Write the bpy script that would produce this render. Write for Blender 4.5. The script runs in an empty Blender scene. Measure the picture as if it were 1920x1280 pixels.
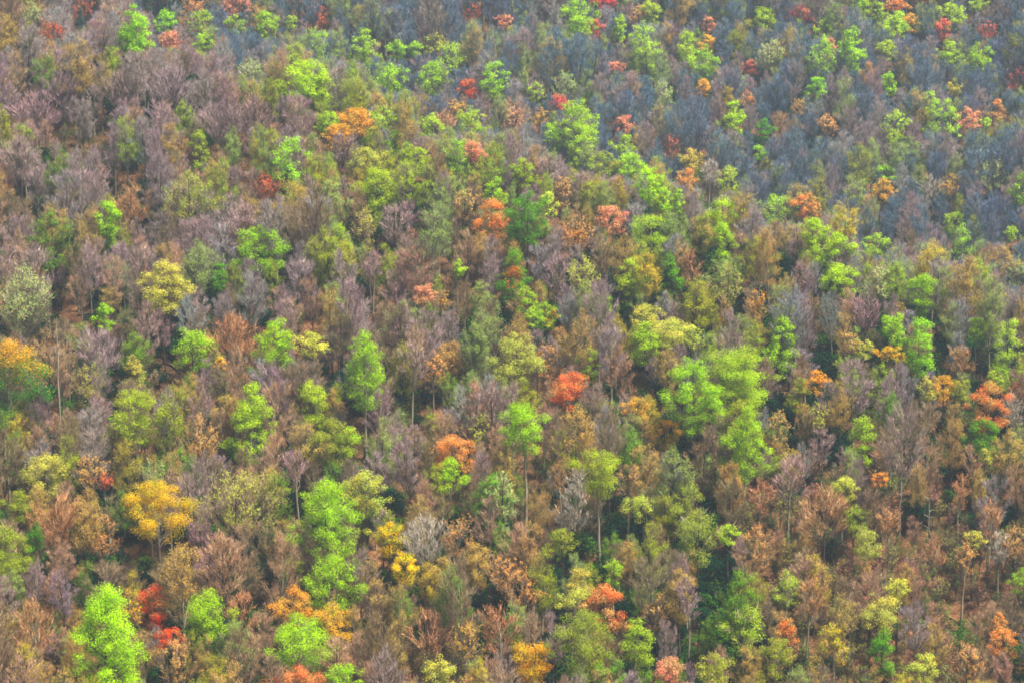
import bpy, math, random
import numpy as np
from mathutils import Vector, Matrix

# ------------------------------------------------------------------ camera, sky, sun, exposure
scene = bpy.context.scene
PW, PH, LENS = 1920, 1280, 80.0
CAM = np.array([0.0, 0.0, 130.0]); PITCH = math.radians(-10.0)
FPX = LENS / 36.0 * PW
cam_data = bpy.data.cameras.new('camera'); cam = bpy.data.objects.new('camera', cam_data)
scene.collection.objects.link(cam)
cam_data.lens = LENS; cam_data.sensor_width = 36.0; cam_data.clip_start = 1.0; cam_data.clip_end = 8000.0
cam.location = CAM; cam.rotation_euler = (math.radians(90) + PITCH, 0, 0)
scene.camera = cam

SUN_EL, SUN_AZ = 66.0, 105.0          # azimuth: clockwise from +Y (the view direction)
world = bpy.data.worlds.new('World'); scene.world = world; world.use_nodes = True
wn = world.node_tree.nodes; wl = world.node_tree.links
sky = wn.new('ShaderNodeTexSky'); sky.sky_type = 'NISHITA'; sky.sun_disc = False
sky.sun_elevation = math.radians(SUN_EL); sky.sun_rotation = math.radians(SUN_AZ)
sky.dust_density = 7.0; sky.ozone_density = 1.0
wl.new(sky.outputs[0], wn['Background'].inputs[0]); wn['Background'].inputs[1].default_value = 0.035
sun_data = bpy.data.lights.new('sun', 'SUN'); sun_data.energy = 4.2; sun_data.angle = math.radians(12)
sun_data.color = (1.0, 0.94, 0.80)
sun = bpy.data.objects.new('sun', sun_data); scene.collection.objects.link(sun)
_a, _e = math.radians(SUN_AZ), math.radians(SUN_EL)
sun_dir = Vector((math.sin(_a) * math.cos(_e), math.cos(_a) * math.cos(_e), math.sin(_e)))
sun.rotation_euler = (-sun_dir).to_track_quat('-Z', 'Y').to_euler(); sun.location = (0, 200, 400)
scene.view_settings.view_transform = 'Standard'; scene.view_settings.look = 'None'
scene.view_settings.gamma = 1.0; scene.view_settings.exposure = 2.05
scene.render.engine = 'CYCLES'
scene.cycles.pixel_filter_type = 'BLACKMAN_HARRIS'; scene.cycles.filter_width = 1.7
scene.cycles.max_bounces = 5; scene.cycles.diffuse_bounces = 3; scene.cycles.transmission_bounces = 3
scene.cycles.use_denoising = True; scene.cycles.volume_bounces = 0; scene.cycles.transparent_max_bounces = 6
HAZE = 0.00013
HAZE_COL = (0.62, 0.80, 1.0)

rng = np.random.default_rng(7)
random.seed(7)
COL = scene.collection

# ------------------------------------------------------------------ projection and terrain
cp, sp = math.cos(PITCH), math.sin(PITCH)
FWD = np.array([0, cp, sp]); UPV = np.array([0, -sp, cp]); RGT = np.array([1.0, 0, 0])

def project(p):
    d = np.asarray(p, float) - CAM
    z = d @ FWD
    return PW / 2 + FPX * (d @ RGT) / z, PH / 2 - FPX * (d @ UPV) / z, z

def smooth(a, b, t):
    t = np.clip((t - a) / (b - a), 0, 1); return t * t * (3 - 2 * t)

def ground_z(x, y):
    x = np.asarray(x, float); y = np.asarray(y, float)
    base = 10 + 0.42 * (y - 360)
    near = 0.42 * 60 * np.logaddexp(0, -(y - 250) / 60.0)        # flattens into the valley in front
    far = 0.42 * 35 * np.logaddexp(0, (y - 1080) / 35.0)              # levels out on top, far above the frame
    t = (x + 87) * 0.524 + (y - 549) * 0.853
    drop = 75 * smooth(-5, 130, t)
    crest = 3.5 * np.exp(-(t / 38) ** 2)
    und = 1.6 * np.sin(x / 23.0 + 0.6 * np.sin(y / 31.0)) * np.cos(y / 27.0 + x / 61.0) + 2.0 * np.sin(x / 47.0 + y / 83.0 + 1.3)
    sm = 0.35 * np.sin(x / 5.3 + y / 9.1) * np.cos(y / 6.7 - x / 13.0)
    return base + near - far - drop + crest + und + sm

def pixel_ground(px, py):
    """where the line of sight through photo pixels meets the ground"""
    px = np.atleast_1d(np.asarray(px, float)); py = np.atleast_1d(np.asarray(py, float))
    d = FWD + ((px - PW / 2) / FPX)[:, None] * RGT - ((py - PH / 2) / FPX)[:, None] * UPV
    s = np.full(len(px), 150.0); done = np.zeros(len(px), bool)
    for _ in range(900):
        p = CAM + d * s[:, None]
        below = p[:, 2] < ground_z(p[:, 0], p[:, 1])
        done |= below
        s = np.where(done, s, s + 1.5)
        if done.all(): break
    lo, hi = s - 1.5, s.copy()
    for _ in range(12):
        m = (lo + hi) / 2; p = CAM + d * m[:, None]
        b = p[:, 2] < ground_z(p[:, 0], p[:, 1])
        hi = np.where(b, m, hi); lo = np.where(b, lo, m)
    p = CAM + d * hi[:, None]
    p[:, 2] = ground_z(p[:, 0], p[:, 1])
    return p

# ------------------------------------------------------------------ colours and materials
def lin(c, k=1.0):
    c = np.asarray(c, float) / 255.0
    return tuple(float(v) * k for v in np.where(c <= 0.04045, c / 12.92, ((c + 0.055) / 1.055) ** 2.4))

def vivid(c, k):
    l = .3 * c[0] + .6 * c[1] + .1 * c[2]
    return tuple(max(.004, l + (v - l) * k) for v in c)

def node_mat(name):
    m = bpy.data.materials.new(name); m.use_nodes = True
    nt = m.node_tree
    for n in list(nt.nodes):
        if n.type != 'OUTPUT_MATERIAL': nt.nodes.remove(n)
    return m, nt, nt.nodes['Material Output']

def attr(nt, name, kind):
    n = nt.nodes.new('ShaderNodeAttribute'); n.attribute_name = name; n.attribute_type = kind; return n

def math_node(nt, op, a, b=None):
    n = nt.nodes.new('ShaderNodeMath'); n.operation = op
    for i, v in enumerate((a, b)):
        if v is None: continue
        if isinstance(v, (int, float)): n.inputs[i].default_value = v
        else: nt.links.new(v, n.inputs[i])
    return n.outputs[0]

def tinted(name, prop, lo, hi, translucent=0.0, second=None, rough=0.7, hue=0.02):
    """colour from the tree's own tint, varied leaf by leaf (or twig by twig)"""
    m, nt, out = node_mat(name)
    t = attr(nt, prop, 'INSTANCER'); v = attr(nt, 'vary', 'GEOMETRY')
    col = t.outputs['Color']
    if second:
        t2 = attr(nt, second, 'INSTANCER'); f = attr(nt, 'blend', 'GEOMETRY')
        mx = nt.nodes.new('ShaderNodeMix'); mx.data_type = 'RGBA'
        nt.links.new(f.outputs['Fac'], mx.inputs['Factor']); nt.links.new(col, mx.inputs['A']); nt.links.new(t2.outputs['Color'], mx.inputs['B'])
        col = mx.outputs['Result']
    hs = nt.nodes.new('ShaderNodeHueSaturation')
    val = nt.nodes.new('ShaderNodeMapRange'); val.inputs[3].default_value = lo; val.inputs[4].default_value = hi
    nt.links.new(v.outputs['Fac'], val.inputs[0]); nt.links.new(val.outputs[0], hs.inputs['Value'])
    hv = nt.nodes.new('ShaderNodeMapRange'); hv.inputs[3].default_value = 0.5 + hue; hv.inputs[4].default_value = 0.5 - hue
    nt.links.new(v.outputs['Fac'], hv.inputs[0]); nt.links.new(hv.outputs[0], hs.inputs['Hue'])
    nt.links.new(col, hs.inputs['Color']); col = hs.outputs[0]
    d = nt.nodes.new('ShaderNodeBsdfDiffuse'); nt.links.new(col, d.inputs['Color'])
    sh = d.outputs[0]
    if translucent:
        tr = nt.nodes.new('ShaderNodeBsdfTranslucent'); nt.links.new(col, tr.inputs['Color'])
        mix = nt.nodes.new('ShaderNodeMixShader'); mix.inputs[0].default_value = translucent
        nt.links.new(sh, mix.inputs[1]); nt.links.new(tr.outputs[0], mix.inputs[2]); sh = mix.outputs[0]
    nt.links.new(sh, out.inputs['Surface'])
    return m

MAT_LEAF = tinted('young_leaf', 'tint', 0.8, 1.2, 0.5, second='tint_two')
MAT_TWIG = tinted('twig', 'twig_tint', 0.6, 1.45, 0.0)

def bark_material():
    m, nt, out = node_mat('bark')
    t = attr(nt, 'bark_tint', 'INSTANCER')
    co = nt.nodes.new('ShaderNodeTexCoord')
    mp = nt.nodes.new('ShaderNodeMapping'); mp.inputs['Scale'].default_value = (3, 3, 0.5)
    nt.links.new(co.outputs['Object'], mp.inputs[0])
    nz = nt.nodes.new('ShaderNodeTexNoise'); nz.inputs['Scale'].default_value = 1.2; nz.inputs['Detail'].default_value = 5
    nt.links.new(mp.outputs[0], nz.inputs['Vector'])
    mr = nt.nodes.new('ShaderNodeMapRange'); mr.inputs[1].default_value = 0.3; mr.inputs[2].default_value = 0.7
    mr.inputs[3].default_value = 0.55; mr.inputs[4].default_value = 1.4
    nt.links.new(nz.outputs[0], mr.inputs[0])
    hs = nt.nodes.new('ShaderNodeHueSaturation'); nt.links.new(t.outputs['Color'], hs.inputs['Color']); nt.links.new(mr.outputs[0], hs.inputs['Value'])
    d = nt.nodes.new('ShaderNodeBsdfDiffuse'); nt.links.new(hs.outputs[0], d.inputs['Color'])
    bp = nt.nodes.new('ShaderNodeBump'); bp.inputs['Strength'].default_value = 0.6; bp.inputs['Distance'].default_value = 0.05
    nt.links.new(nz.outputs[0], bp.inputs['Height']); nt.links.new(bp.outputs[0], d.inputs['Normal'])
    nt.links.new(d.outputs[0], out.inputs['Surface'])
    return m
MAT_BARK = bark_material()

def ground_material():
    m, nt, out = node_mat('leaf_litter')
    co = nt.nodes.new('ShaderNodeTexCoord')
    def noise(scale, detail=6, rough=0.6):
        n = nt.nodes.new('ShaderNodeTexNoise'); n.inputs['Scale'].default_value = scale; n.inputs['Detail'].default_value = detail
        n.inputs['Roughness'].default_value = rough; nt.links.new(co.outputs['Object'], n.inputs['Vector']); return n.outputs[0]
    fine, mid, big = noise(2.2), noise(0.35), noise(0.05, 4)
    r1 = nt.nodes.new('ShaderNodeValToRGB'); e = r1.color_ramp.elements
    e[0].position = 0.3; e[0].color = (*lin((80, 58, 40), .3), 1); e[1].position = 0.72; e[1].color = (*lin((200, 148, 108), .36), 1)
    x = e.new(0.5); x.color = (*lin((158, 110, 78), .33), 1)
    nt.links.new(fine, r1.inputs[0])
    r2 = nt.nodes.new('ShaderNodeValToRGB'); e = r2.color_ramp.elements
    e[0].position = 0.35; e[0].color = (*lin((62, 72, 32), .32), 1); e[1].position = 0.65; e[1].color = (*lin((92, 72, 46), .32), 1)
    nt.links.new(fine, r2.inputs[0])
    mx = nt.nodes.new('ShaderNodeMix'); mx.data_type = 'RGBA'
    mr = nt.nodes.new('ShaderNodeMapRange'); mr.inputs[1].default_value = 0.44; mr.inputs[2].default_value = 0.60
    add = math_node(nt, 'ADD', math_node(nt, 'MULTIPLY', mid, 0.55), math_node(nt, 'MULTIPLY', big, 0.45))
    nt.links.new(add, mr.inputs[0]); nt.links.new(mr.outputs[0], mx.inputs['Factor'])
    nt.links.new(r1.outputs[0], mx.inputs['A']); nt.links.new(r2.outputs[0], mx.inputs['B'])
    d = nt.nodes.new('ShaderNodeBsdfDiffuse'); nt.links.new(mx.outputs['Result'], d.inputs['Color'])
    bp = nt.nodes.new('ShaderNodeBump'); bp.inputs['Strength'].default_value = 0.8; bp.inputs['Distance'].default_value = 0.25
    nt.links.new(fine, bp.inputs['Height']); nt.links.new(bp.outputs[0], d.inputs['Normal'])
    nt.links.new(d.outputs[0], out.inputs['Surface'])
    return m

# ------------------------------------------------------------------ mesh plumbing
def build_mesh(name, V, faces, mats, face_mat=None, vary=None, blend=None):
    """V (n,3); faces: list of (m,k) index arrays; face_mat: one material index per array"""
    me = bpy.data.meshes.new(name)
    me.vertices.add(len(V)); me.vertices.foreach_set('co', np.asarray(V, np.float32).ravel())
    nl = sum(f.size for f in faces); nf = sum(len(f) for f in faces)
    me.loops.add(nl); me.polygons.add(nf)
    me.loops.foreach_set('vertex_index', np.concatenate([f.ravel() for f in faces]).astype(np.int32))
    tot = np.concatenate([np.full(len(f), f.shape[1], np.int32) for f in faces])
    me.polygons.foreach_set('loop_start', np.concatenate([[0], np.cumsum(tot)[:-1]]).astype(np.int32))
    if face_mat is not None:
        me.polygons.foreach_set('material_index', np.concatenate([np.full(len(f), i, np.int32) for f, i in zip(faces, face_mat)]))
    for m in mats: me.materials.append(m)
    if vary is not None:
        me.attributes.new('vary', 'FLOAT', 'POINT').data.foreach_set('value', np.asarray(vary, np.float32))
    if blend is not None:
        me.attributes.new('blend', 'FLOAT', 'POINT').data.foreach_set('value', np.asarray(blend, np.float32))
    me.update(calc_edges=True)
    return me

def unit(a):
    return a / np.maximum(np.linalg.norm(a, axis=-1, keepdims=True), 1e-9)

def tubes(P, R, n):
    """many tapered tubes at once: P (N,K,3), R (N,K) -> vertices, quads"""
    N, K, _ = P.shape
    d = unit(P[:, -1] - P[:, 0])
    up = np.where(np.abs(d[:, 2:3]) > 0.9, np.array([[1.0, 0, 0]]), np.array([[0, 0, 1.0]]))
    a = unit(np.cross(d, up)); b = np.cross(d, a)
    th = np.arange(n) * 2 * math.pi / n
    ring = np.cos(th)[None, :, None] * a[:, None, :] + np.sin(th)[None, :, None] * b[:, None, :]
    V = P[:, :, None, :] + R[:, :, None, None] * ring[:, None, :, :]
    idx = np.arange(N * K * n).reshape(N, K, n)
    q = np.stack([idx[:, :-1, :], np.roll(idx[:, :-1, :], -1, 2), np.roll(idx[:, 1:, :], -1, 2), idx[:, 1:, :]], -1)
    return V.reshape(-1, 3), q.reshape(-1, 4)

def leaf_quads(r, C, N, size, aspect=0.7):
    """one folded rhombic leaf spray per centre C with normal N"""
    n = len(C)
    t = unit(np.cross(N, unit(r.normal(size=(n, 3)))))
    b = np.cross(N, t)
    s = (size * r.uniform(0.65, 1.35, n))[:, None]
    V = np.stack([C - t * s * .5, C + b * s * .5 * aspect + N * s * .12, C + t * s * .5, C - b * s * .5 * aspect + N * s * .12], 1)
    return V.reshape(-1, 3), np.arange(n * 4).reshape(n, 4)

def spikes(A, B, w, r):
    """thin tapering twigs as single triangles from A to B"""
    d = unit(B - A); side = unit(np.cross(d, unit(r.normal(size=A.shape))))
    V = np.stack([A - side * w[:, None] * .5, A + side * w[:, None] * .5, B], 1)
    return V.reshape(-1, 3), np.arange(len(A) * 3).reshape(-1, 3)

PROFILE = {   # radius of the crown envelope against height in the crown, 0 bottom .. 1 top
    'o': lambda t: np.interp(t, [0, .12, .3, .55, .8, .93, 1], [.35, .8, 1, .9, .58, .32, .06]),
    'r': lambda t: np.interp(t, [0, .15, .4, .65, .85, .95, 1], [.4, .8, 1, .97, .72, .42, .1]),
    'd': lambda t: np.interp(t, [0, .12, .35, .6, .8, .93, 1], [.65, .92, 1, .95, .76, .48, .12]),
    'c': lambda t: np.interp(t, [0, .15, .4, .7, .9, 1], [.5, .85, 1, .9, .6, .1]),
    'v': lambda t: np.interp(t, [0, .2, .5, .75, .92, 1], [.2, .5, .9, 1, .7, .2]),
    'k': lambda t: np.interp(t, [0, .08, .3, .6, .9, 1], [.6, 1, .8, .5, .16, .02]),
}

def tree_parts(seed, H, W, ch, shape='r', dens=45.0, leaf=0.36, bare=0.0, twig_w=0.05, lean=0.0, layers=False, blend_h=None, patch=None, tops=0.0, mixp=0.0):
    """H height, W crown width, ch crown height (m). Returns trunk (V, F) and crown (V, leaf quads, twig tris, wood quads, vary, blend)."""
    r = np.random.default_rng(seed)
    cb = H - ch; R = W / 2; prof = PROFILE[shape]
    # trunk: a bent tapered tube reaching into the crown
    K = 8; tz = np.linspace(0, 1, K)
    wob = np.cumsum(r.normal(0, 0.012 * H, (K, 2)), 0) * tz[:, None]
    tx = wob[:, 0] + lean * H * tz ** 1.5; ty = wob[:, 1]
    r0 = 0.0105 * H + 0.05
    top_f = 0.93 if shape != 'd' else 0.82
    P = np.stack([tx, ty, -0.8 + tz * (H * top_f + 0.8)], 1)[None]
    Rr = (r0 * (1.25 - 1.1 * tz ** 0.8) + 0.02)[None]; Rr[0, 0] *= 1.35
    TV, TF = tubes(P, Rr, 7)
    axis = lambda z: np.stack([np.interp(z, P[0, :, 2], tx), np.interp(z, P[0, :, 2], ty)], -1)
    # clump centres through the crown envelope, with lobes so the outline is uneven
    ncl = int(np.clip(R * R * ch * 0.24 * (1.0 if not bare else 0.8), 30, 72 if R * R * ch < 330 or shape != 'o' else 110))
    t = r.beta(1.15, 1.0, ncl * 6); ph = r.uniform(0, 2 * math.pi, ncl * 6); rr = np.sqrt(r.uniform(0.08, 1, ncl * 6))
    lob = np.clip(1 + .2 * np.sin(2 * ph + r.uniform(0, 6)) + .2 * np.sin(3 * ph + 6 * t + r.uniform(0, 6)) + .16 * np.sin(5 * ph - 9 * t + r.uniform(0, 6)), .5, 1.32)
    rad = R * prof(t) * lob * rr * 0.88
    if layers: t = (np.floor(t * 7) + 0.5 + r.normal(0, .08, len(t))) / 7
    zc = cb + t * ch * 0.95 + ch * .06 * np.sin(2 * ph + r.uniform(0, 6)) * rr * (t > .3)
    C = np.stack([rad * np.cos(ph), rad * np.sin(ph), zc], 1); C[:, :2] += axis(zc)
    bite = np.stack([r.uniform(-.9, .9, 2) * R, r.uniform(-1.1, .3, 2) * R, cb + r.uniform(.05, .7, 2) * ch], 1)      # gaps where a limb is missing
    C = C[(np.linalg.norm(C[:, None] - bite[None], axis=2) > .28 * R).all(1)]
    keep = []; mind = 0.62 * (R * R * ch / ncl) ** (1 / 3)
    for i in range(len(C)):
        if len(keep) >= ncl: break
        if all(np.sum((C[i] - C[j]) ** 2) > mind * mind for j in keep): keep.append(i)
    C = C[keep]; t = np.clip((C[:, 2] - cb) / ch, 0, 1); n = len(C)
    cr = mind * r.uniform(0.75, 1.5, n) * (1.35 if layers else 1)
    # limbs from the trunk out to the clumps
    zs = np.clip(np.minimum(C[:, 2] - np.linalg.norm(C[:, :2], axis=1) * (r.uniform(.5, 1.0, n) if not bare else r.uniform(1.2, 2.4, n)), C[:, 2] - .4), max(cb * (.9 if not bare else .75), .2 * H), H * top_f * .97)
    S = np.concatenate([axis(zs), zs[:, None]], 1)
    m1 = S + (C - S) * .35 + np.array([0, 0, 1]) * (C[:, 2:3] - S[:, 2:3]) * -.08 + r.normal(0, .12, (n, 3))
    m2 = S + (C - S) * .7 + r.normal(0, .18, (n, 3))
    LP = np.stack([S, m1, m2, C], 1)
    l0 = np.clip((.42 if bare else .30) * np.interp(zs, P[0, :, 2], Rr[0]), .03, .16)
    LV, LF = tubes(LP, l0[:, None] * np.array([1, .72, .45, .16])[None], 4 if bare else 3)
    TF2 = LF + len(TV); TVa = np.concatenate([TV, LV]); TFa = np.concatenate([TF, TF2])
    # branchlets: from limbs into the clump
    nb = 5 if not bare else 6
    ci = np.repeat(np.arange(n), nb)
    f = r.uniform(.35, .95, len(ci))[:, None]
    A = LP[ci, 1] * (1 - f) + LP[ci, 3] * f
    out = unit(np.concatenate([C[ci, :2] - axis(C[ci, 2]), np.full((len(ci), 1), .6 * R)], 1))
    B = C[ci] + unit(r.normal(size=(len(ci), 3)) + out * .9) * (cr[ci] * r.uniform(.5, 1.15, len(ci)))[:, None]
    BP = np.stack([A, (A + B) / 2 + r.normal(0, .1, A.shape), B], 1)
    bw = np.clip(twig_w * .9, .03, .07)
    if bare: BV, BF = tubes(BP, np.full((len(A), 1), bw) * np.array([1, .7, .3])[None], 3)
    else: BV, BF = spikes(A, B, np.full(len(A), bw * 1.6), r)
    # twigs
    area = math.pi * R * ch * .25 * 2
    ntw = int(area * (5 if not bare else bare))
    k = r.integers(0, len(A), ntw); g = r.uniform(.2, 1, ntw)[:, None]
    TA = BP[k, 0] * (1 - g) + BP[k, 2] * g + r.normal(0, .22, (ntw, 3)) * np.array([1, 1, .8])
    dirs = unit(unit(r.normal(size=(ntw, 3))) * (.6 if bare else .65) + out[k] * (.55 if bare else .75) + np.array([0, 0, .5 if bare else .45]))
    ln = r.uniform(.6, 1.5, ntw) * (1.0 if not bare else np.clip(R / 4.2, .7, 1.3))
    TB = TA + dirs * ln[:, None]
    SV, SF = spikes(TA, TB, twig_w * np.exp(r.normal(0, .5, ntw)), r)
    # leaves
    nlf = int(area * dens)
    if nlf:
        w = cr ** 2 * (0.45 + 0.55 * r.random(n)) * (1 + tops * (t - .5) * 2)
        w = np.clip(w, .02, None); k = r.choice(n, nlf, p=w / w.sum())
        off = unit(r.normal(size=(nlf, 3))) * (r.uniform(0, 1, nlf) ** .45)[:, None] * cr[k][:, None] * 1.08
        off[:, 2] *= .72 if not layers else .42
        if bare:      # buds ride on the twig ends
            kk = r.integers(0, ntw, nlf); Q = TA[kk] + (TB - TA)[kk] * r.uniform(.45, 1.05, nlf)[:, None]
            off = r.normal(0, .1, (nlf, 3)); Q = Q + off; k = ci[np.zeros(nlf, int)]
            cen = np.array([0, 0, cb + .45 * ch]); nout = unit(Q - cen)
        else:
            Q = C[k] + off; nout = unit(off + np.array([0, 0, .35]) * cr[k][:, None])
        N = unit(nout * 1.1 + unit(r.normal(size=(nlf, 3))) * .7 + np.array([0, 0, .35]))
        QV, QF = leaf_quads(r, Q, N, leaf)
        clv = r.random(n)
        v = np.clip(.5 * r.random(nlf) + .5 * (clv[k] if not bare else r.random(nlf)), 0, 1)
        bl = (r.random(nlf) * .5 + .5 * (clv[k] if not bare else r.random(nlf)) < mixp).astype(float) if mixp else np.zeros(nlf)
        if blend_h is not None: bl = (((Q[:, 2] - cb) / ch + r.normal(0, .2, nlf)) < blend_h).astype(float)
        if patch is not None:
            c0 = np.array([patch[0] * R, -.6 * R, cb + patch[1] * ch]); bl = (np.linalg.norm((Q - c0) / np.array([1, 1.2, 1.5]), axis=1) + r.normal(0, .5, nlf) < patch[2] * R).astype(float)
    else:
        QV, QF, v, bl = np.zeros((0, 3)), np.zeros((0, 4), int), np.zeros(0), np.zeros(0)
    o1 = len(QV); o2 = o1 + len(SV)
    CV = np.concatenate([QV, SV, BV])
    vary = np.concatenate([np.repeat(v, 4), np.repeat(r.random(ntw), 3), np.repeat(r.random(len(A)) * .6, 9 if bare else 3)])
    blend = np.concatenate([np.repeat(bl, 4), np.zeros(len(SV) + len(BV))])
    return (TVa, TFa), (CV, QF, SF + o1, BF + o2, vary, blend)

def conifer_parts(seed, H, W, dens=1.0):
    r = np.random.default_rng(seed)
    K = 5; tz = np.linspace(0, 1, K)
    P = np.stack([tz * 0, tz * 0, -.8 + tz * (H + .6)], 1)[None]
    TV, TF = tubes(P, (0.014 * H * (1.1 - tz) + .02)[None], 6)
    nb = int(150 * dens); z = np.sort(r.uniform(.10, .98, nb)); ph = r.uniform(0, 6.283, nb)
    L = W / 2 * np.interp(z, [.1, .2, 1], [.75, 1, .05]) * r.uniform(.65, 1.1, nb)
    A = np.stack([z * 0, z * 0, z * H], 1); D = np.stack([np.cos(ph), np.sin(ph), -.12 + z * 0], 1)
    B = A + D * L[:, None]
    BP = np.stack([A, (A + B) / 2 + np.array([0, 0, .12]), B], 1)
    BV, BF = tubes(BP, np.full((nb, 1), .05) * np.array([1, .7, .2])[None], 3)
    n = int(nb * 34); k = r.integers(0, nb, n); f = r.uniform(.12, 1.03, n) ** .8
    Q = A[k] + (B - A)[k] * f[:, None] + r.normal(0, 1, (n, 3)) * np.array([.28, .28, .12]) * (1.25 - f[:, None] * .6)
    N = unit(r.normal(size=(n, 3)) * .7 + np.array([0, 0, .8]))
    QV, QF = leaf_quads(r, Q, N, .34, .5)
    CV = np.concatenate([QV, BV]); vary = np.concatenate([np.repeat(r.random(n), 4), np.repeat(r.random(nb), 9)])
    return (TV, TF), (CV, QF, np.zeros((0, 3), int), BF + len(QV), vary, np.zeros(len(CV)))

def shrub_parts(seed, H, W, dens=60, leaf=.3):
    """a low many-stemmed broadleaf evergreen mound"""
    r = np.random.default_rng(seed)
    ns = 9; ph = r.uniform(0, 6.283, ns); rr = np.sqrt(r.random(ns)) * W * .38
    E = np.stack([rr * np.cos(ph), rr * np.sin(ph), H * r.uniform(.5, .85, ns)], 1)
    A = E * np.array([.2, .2, 0]) - np.array([0, 0, .4])
    P = np.stack([A, (A + E) / 2 + r.normal(0, .15, A.shape), E], 1)
    TV, TF = tubes(P, np.full((ns, 1), .06) * np.array([1, .8, .4])[None], 4)
    n = int(W * H * dens); k = r.integers(0, ns, n)
    off = unit(r.normal(size=(n, 3))) * (r.random(n) ** .4)[:, None] * np.array([W * .3, W * .3, H * .38])
    Q = E[k] * np.array([1, 1, .85]) + off; Q[:, 2] = np.abs(Q[:, 2])
    N = unit(off * .6 + r.normal(size=(n, 3)) * .5 + np.array([0, 0, .6]))
    QV, QF = leaf_quads(r, Q, N, leaf)
    vary = np.repeat(r.random(n), 4)
    return (TV, TF), (QV, QF, np.zeros((0, 3), int), np.zeros((0, 4), int), vary, np.zeros(len(QV)))

def trunk_mesh(tp): return build_mesh('trunk', tp[0], [tp[1]], [MAT_BARK])
def crown_mesh(c):
    V, Q, S, B, vary, blend = c
    fs = [(f, i) for f, i in ((Q, 0), (S, 1), (B, 1)) if len(f)]
    return build_mesh('crown', V, [f for f, _ in fs], [MAT_LEAF, MAT_TWIG], [i for _, i in fs], vary, blend)
def joined_mesh(tp, c):
    V, Q, S, B, vary, blend = c; o = len(V)
    fs = [(f, i) for f, i in ((Q, 0), (S, 1), (B, 1), (tp[1] + o, 2)) if len(f)]
    return build_mesh('tree', np.concatenate([V, tp[0]]), [f for f, _ in fs], [MAT_LEAF, MAT_TWIG, MAT_BARK], [i for _, i in fs],
                      np.concatenate([vary, np.full(len(tp[0]), .5)]), np.concatenate([blend, np.zeros(len(tp[0]))]))

def tints(o, tint, twig, bark, two=None):
    o['tint'] = [float(x) for x in tint]; o['tint_two'] = [float(x) for x in (two or tint)]
    o['twig_tint'] = [float(x) for x in twig]; o['bark_tint'] = [float(x) for x in bark]

def thing(name, loc, rz=0.0, scale=(1, 1, 1)):
    e = bpy.data.objects.new(name, None); COL.objects.link(e)
    e.location = loc; e.rotation_euler = (0, 0, rz); e.scale = scale; e.empty_display_size = 0.5
    return e

def part(name, me, parent):
    o = bpy.data.objects.new(name, me); COL.objects.link(o); o.parent = parent; return o

# ------------------------------------------------------------------ ground
def make_ground():
    xs = np.concatenate([np.linspace(-3000, -260, 12), np.linspace(-255, 255, 130), np.linspace(260, 3000, 12)])
    ys = np.concatenate([np.linspace(-600, 240, 10), np.linspace(250, 1000, 190), np.linspace(1015, 1140, 9), np.linspace(1160, 5000, 20)])
    X, Y = np.meshgrid(xs, ys); Z = ground_z(X, Y)
    V = np.stack([X, Y, Z], -1).reshape(-1, 3)
    idx = np.arange(len(V)).reshape(len(ys), len(xs))
    F = np.stack([idx[:-1, :-1], idx[:-1, 1:], idx[1:, 1:], idx[1:, :-1]], -1).reshape(-1, 4)
    me = build_mesh('hillside_ground', V, [F], [ground_material()])
    me.polygons.foreach_set('use_smooth', np.ones(len(F), bool))
    o = bpy.data.objects.new('hillside_ground', me); COL.objects.link(o)
    o['kind'] = 'structure'; o['label'] = 'steep wooded hillside ground covered in rusty brown leaf litter'
make_ground()

# ------------------------------------------------------------------ leafed trees read off the photograph
# colour code: (sRGB of the leaves, name, words)
K_ALB = 0.74; K_FILL = 0.62; K_GREEN = 0.78
PAL = {
 'L': ((166, 220, 2), 'lime_green_tree', 'lime-green'),
 'G': ((166, 206, 34), 'light_green_tree', 'light green'),
 'S': ((164, 190, 100), 'sage_green_tree', 'thin sage-green'),
 'D': ((90, 164, 8), 'deep_green_tree', 'deep green'),
 'B': ((150, 168, 32), 'olive_green_tree', 'dull olive-green'),
 'Y': ((242, 194, 4), 'golden_yellow_tree', 'golden-yellow'),
 'A': ((238, 180, 40), 'amber_tree', 'amber'),
 'O': ((240, 156, 58), 'orange_tree', 'orange'),
 'R': ((236, 96, 34), 'red_tree', 'red'),
 'C': ((228, 88, 72), 'crimson_tree', 'crimson'),
 'P': ((232, 152, 112), 'salmon_tree', 'salmon-pink'),
 'T': ((222, 164, 88), 'tan_tree', 'tan budding'),
 'V': ((206, 208, 76), 'yellow_green_tree', 'pale yellow-green'),
 'M': ((160, 136, 136), 'bare_tree', 'bare mauve'),
 'W': ((206, 194, 178), 'bare_tree', 'bare pale grey'),
 'N': ((180, 140, 108), 'bare_tree', 'bare pinkish-tan'),
 'E': ((64, 96, 74), 'conifer_tree', 'dark conifer'),
}
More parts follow.
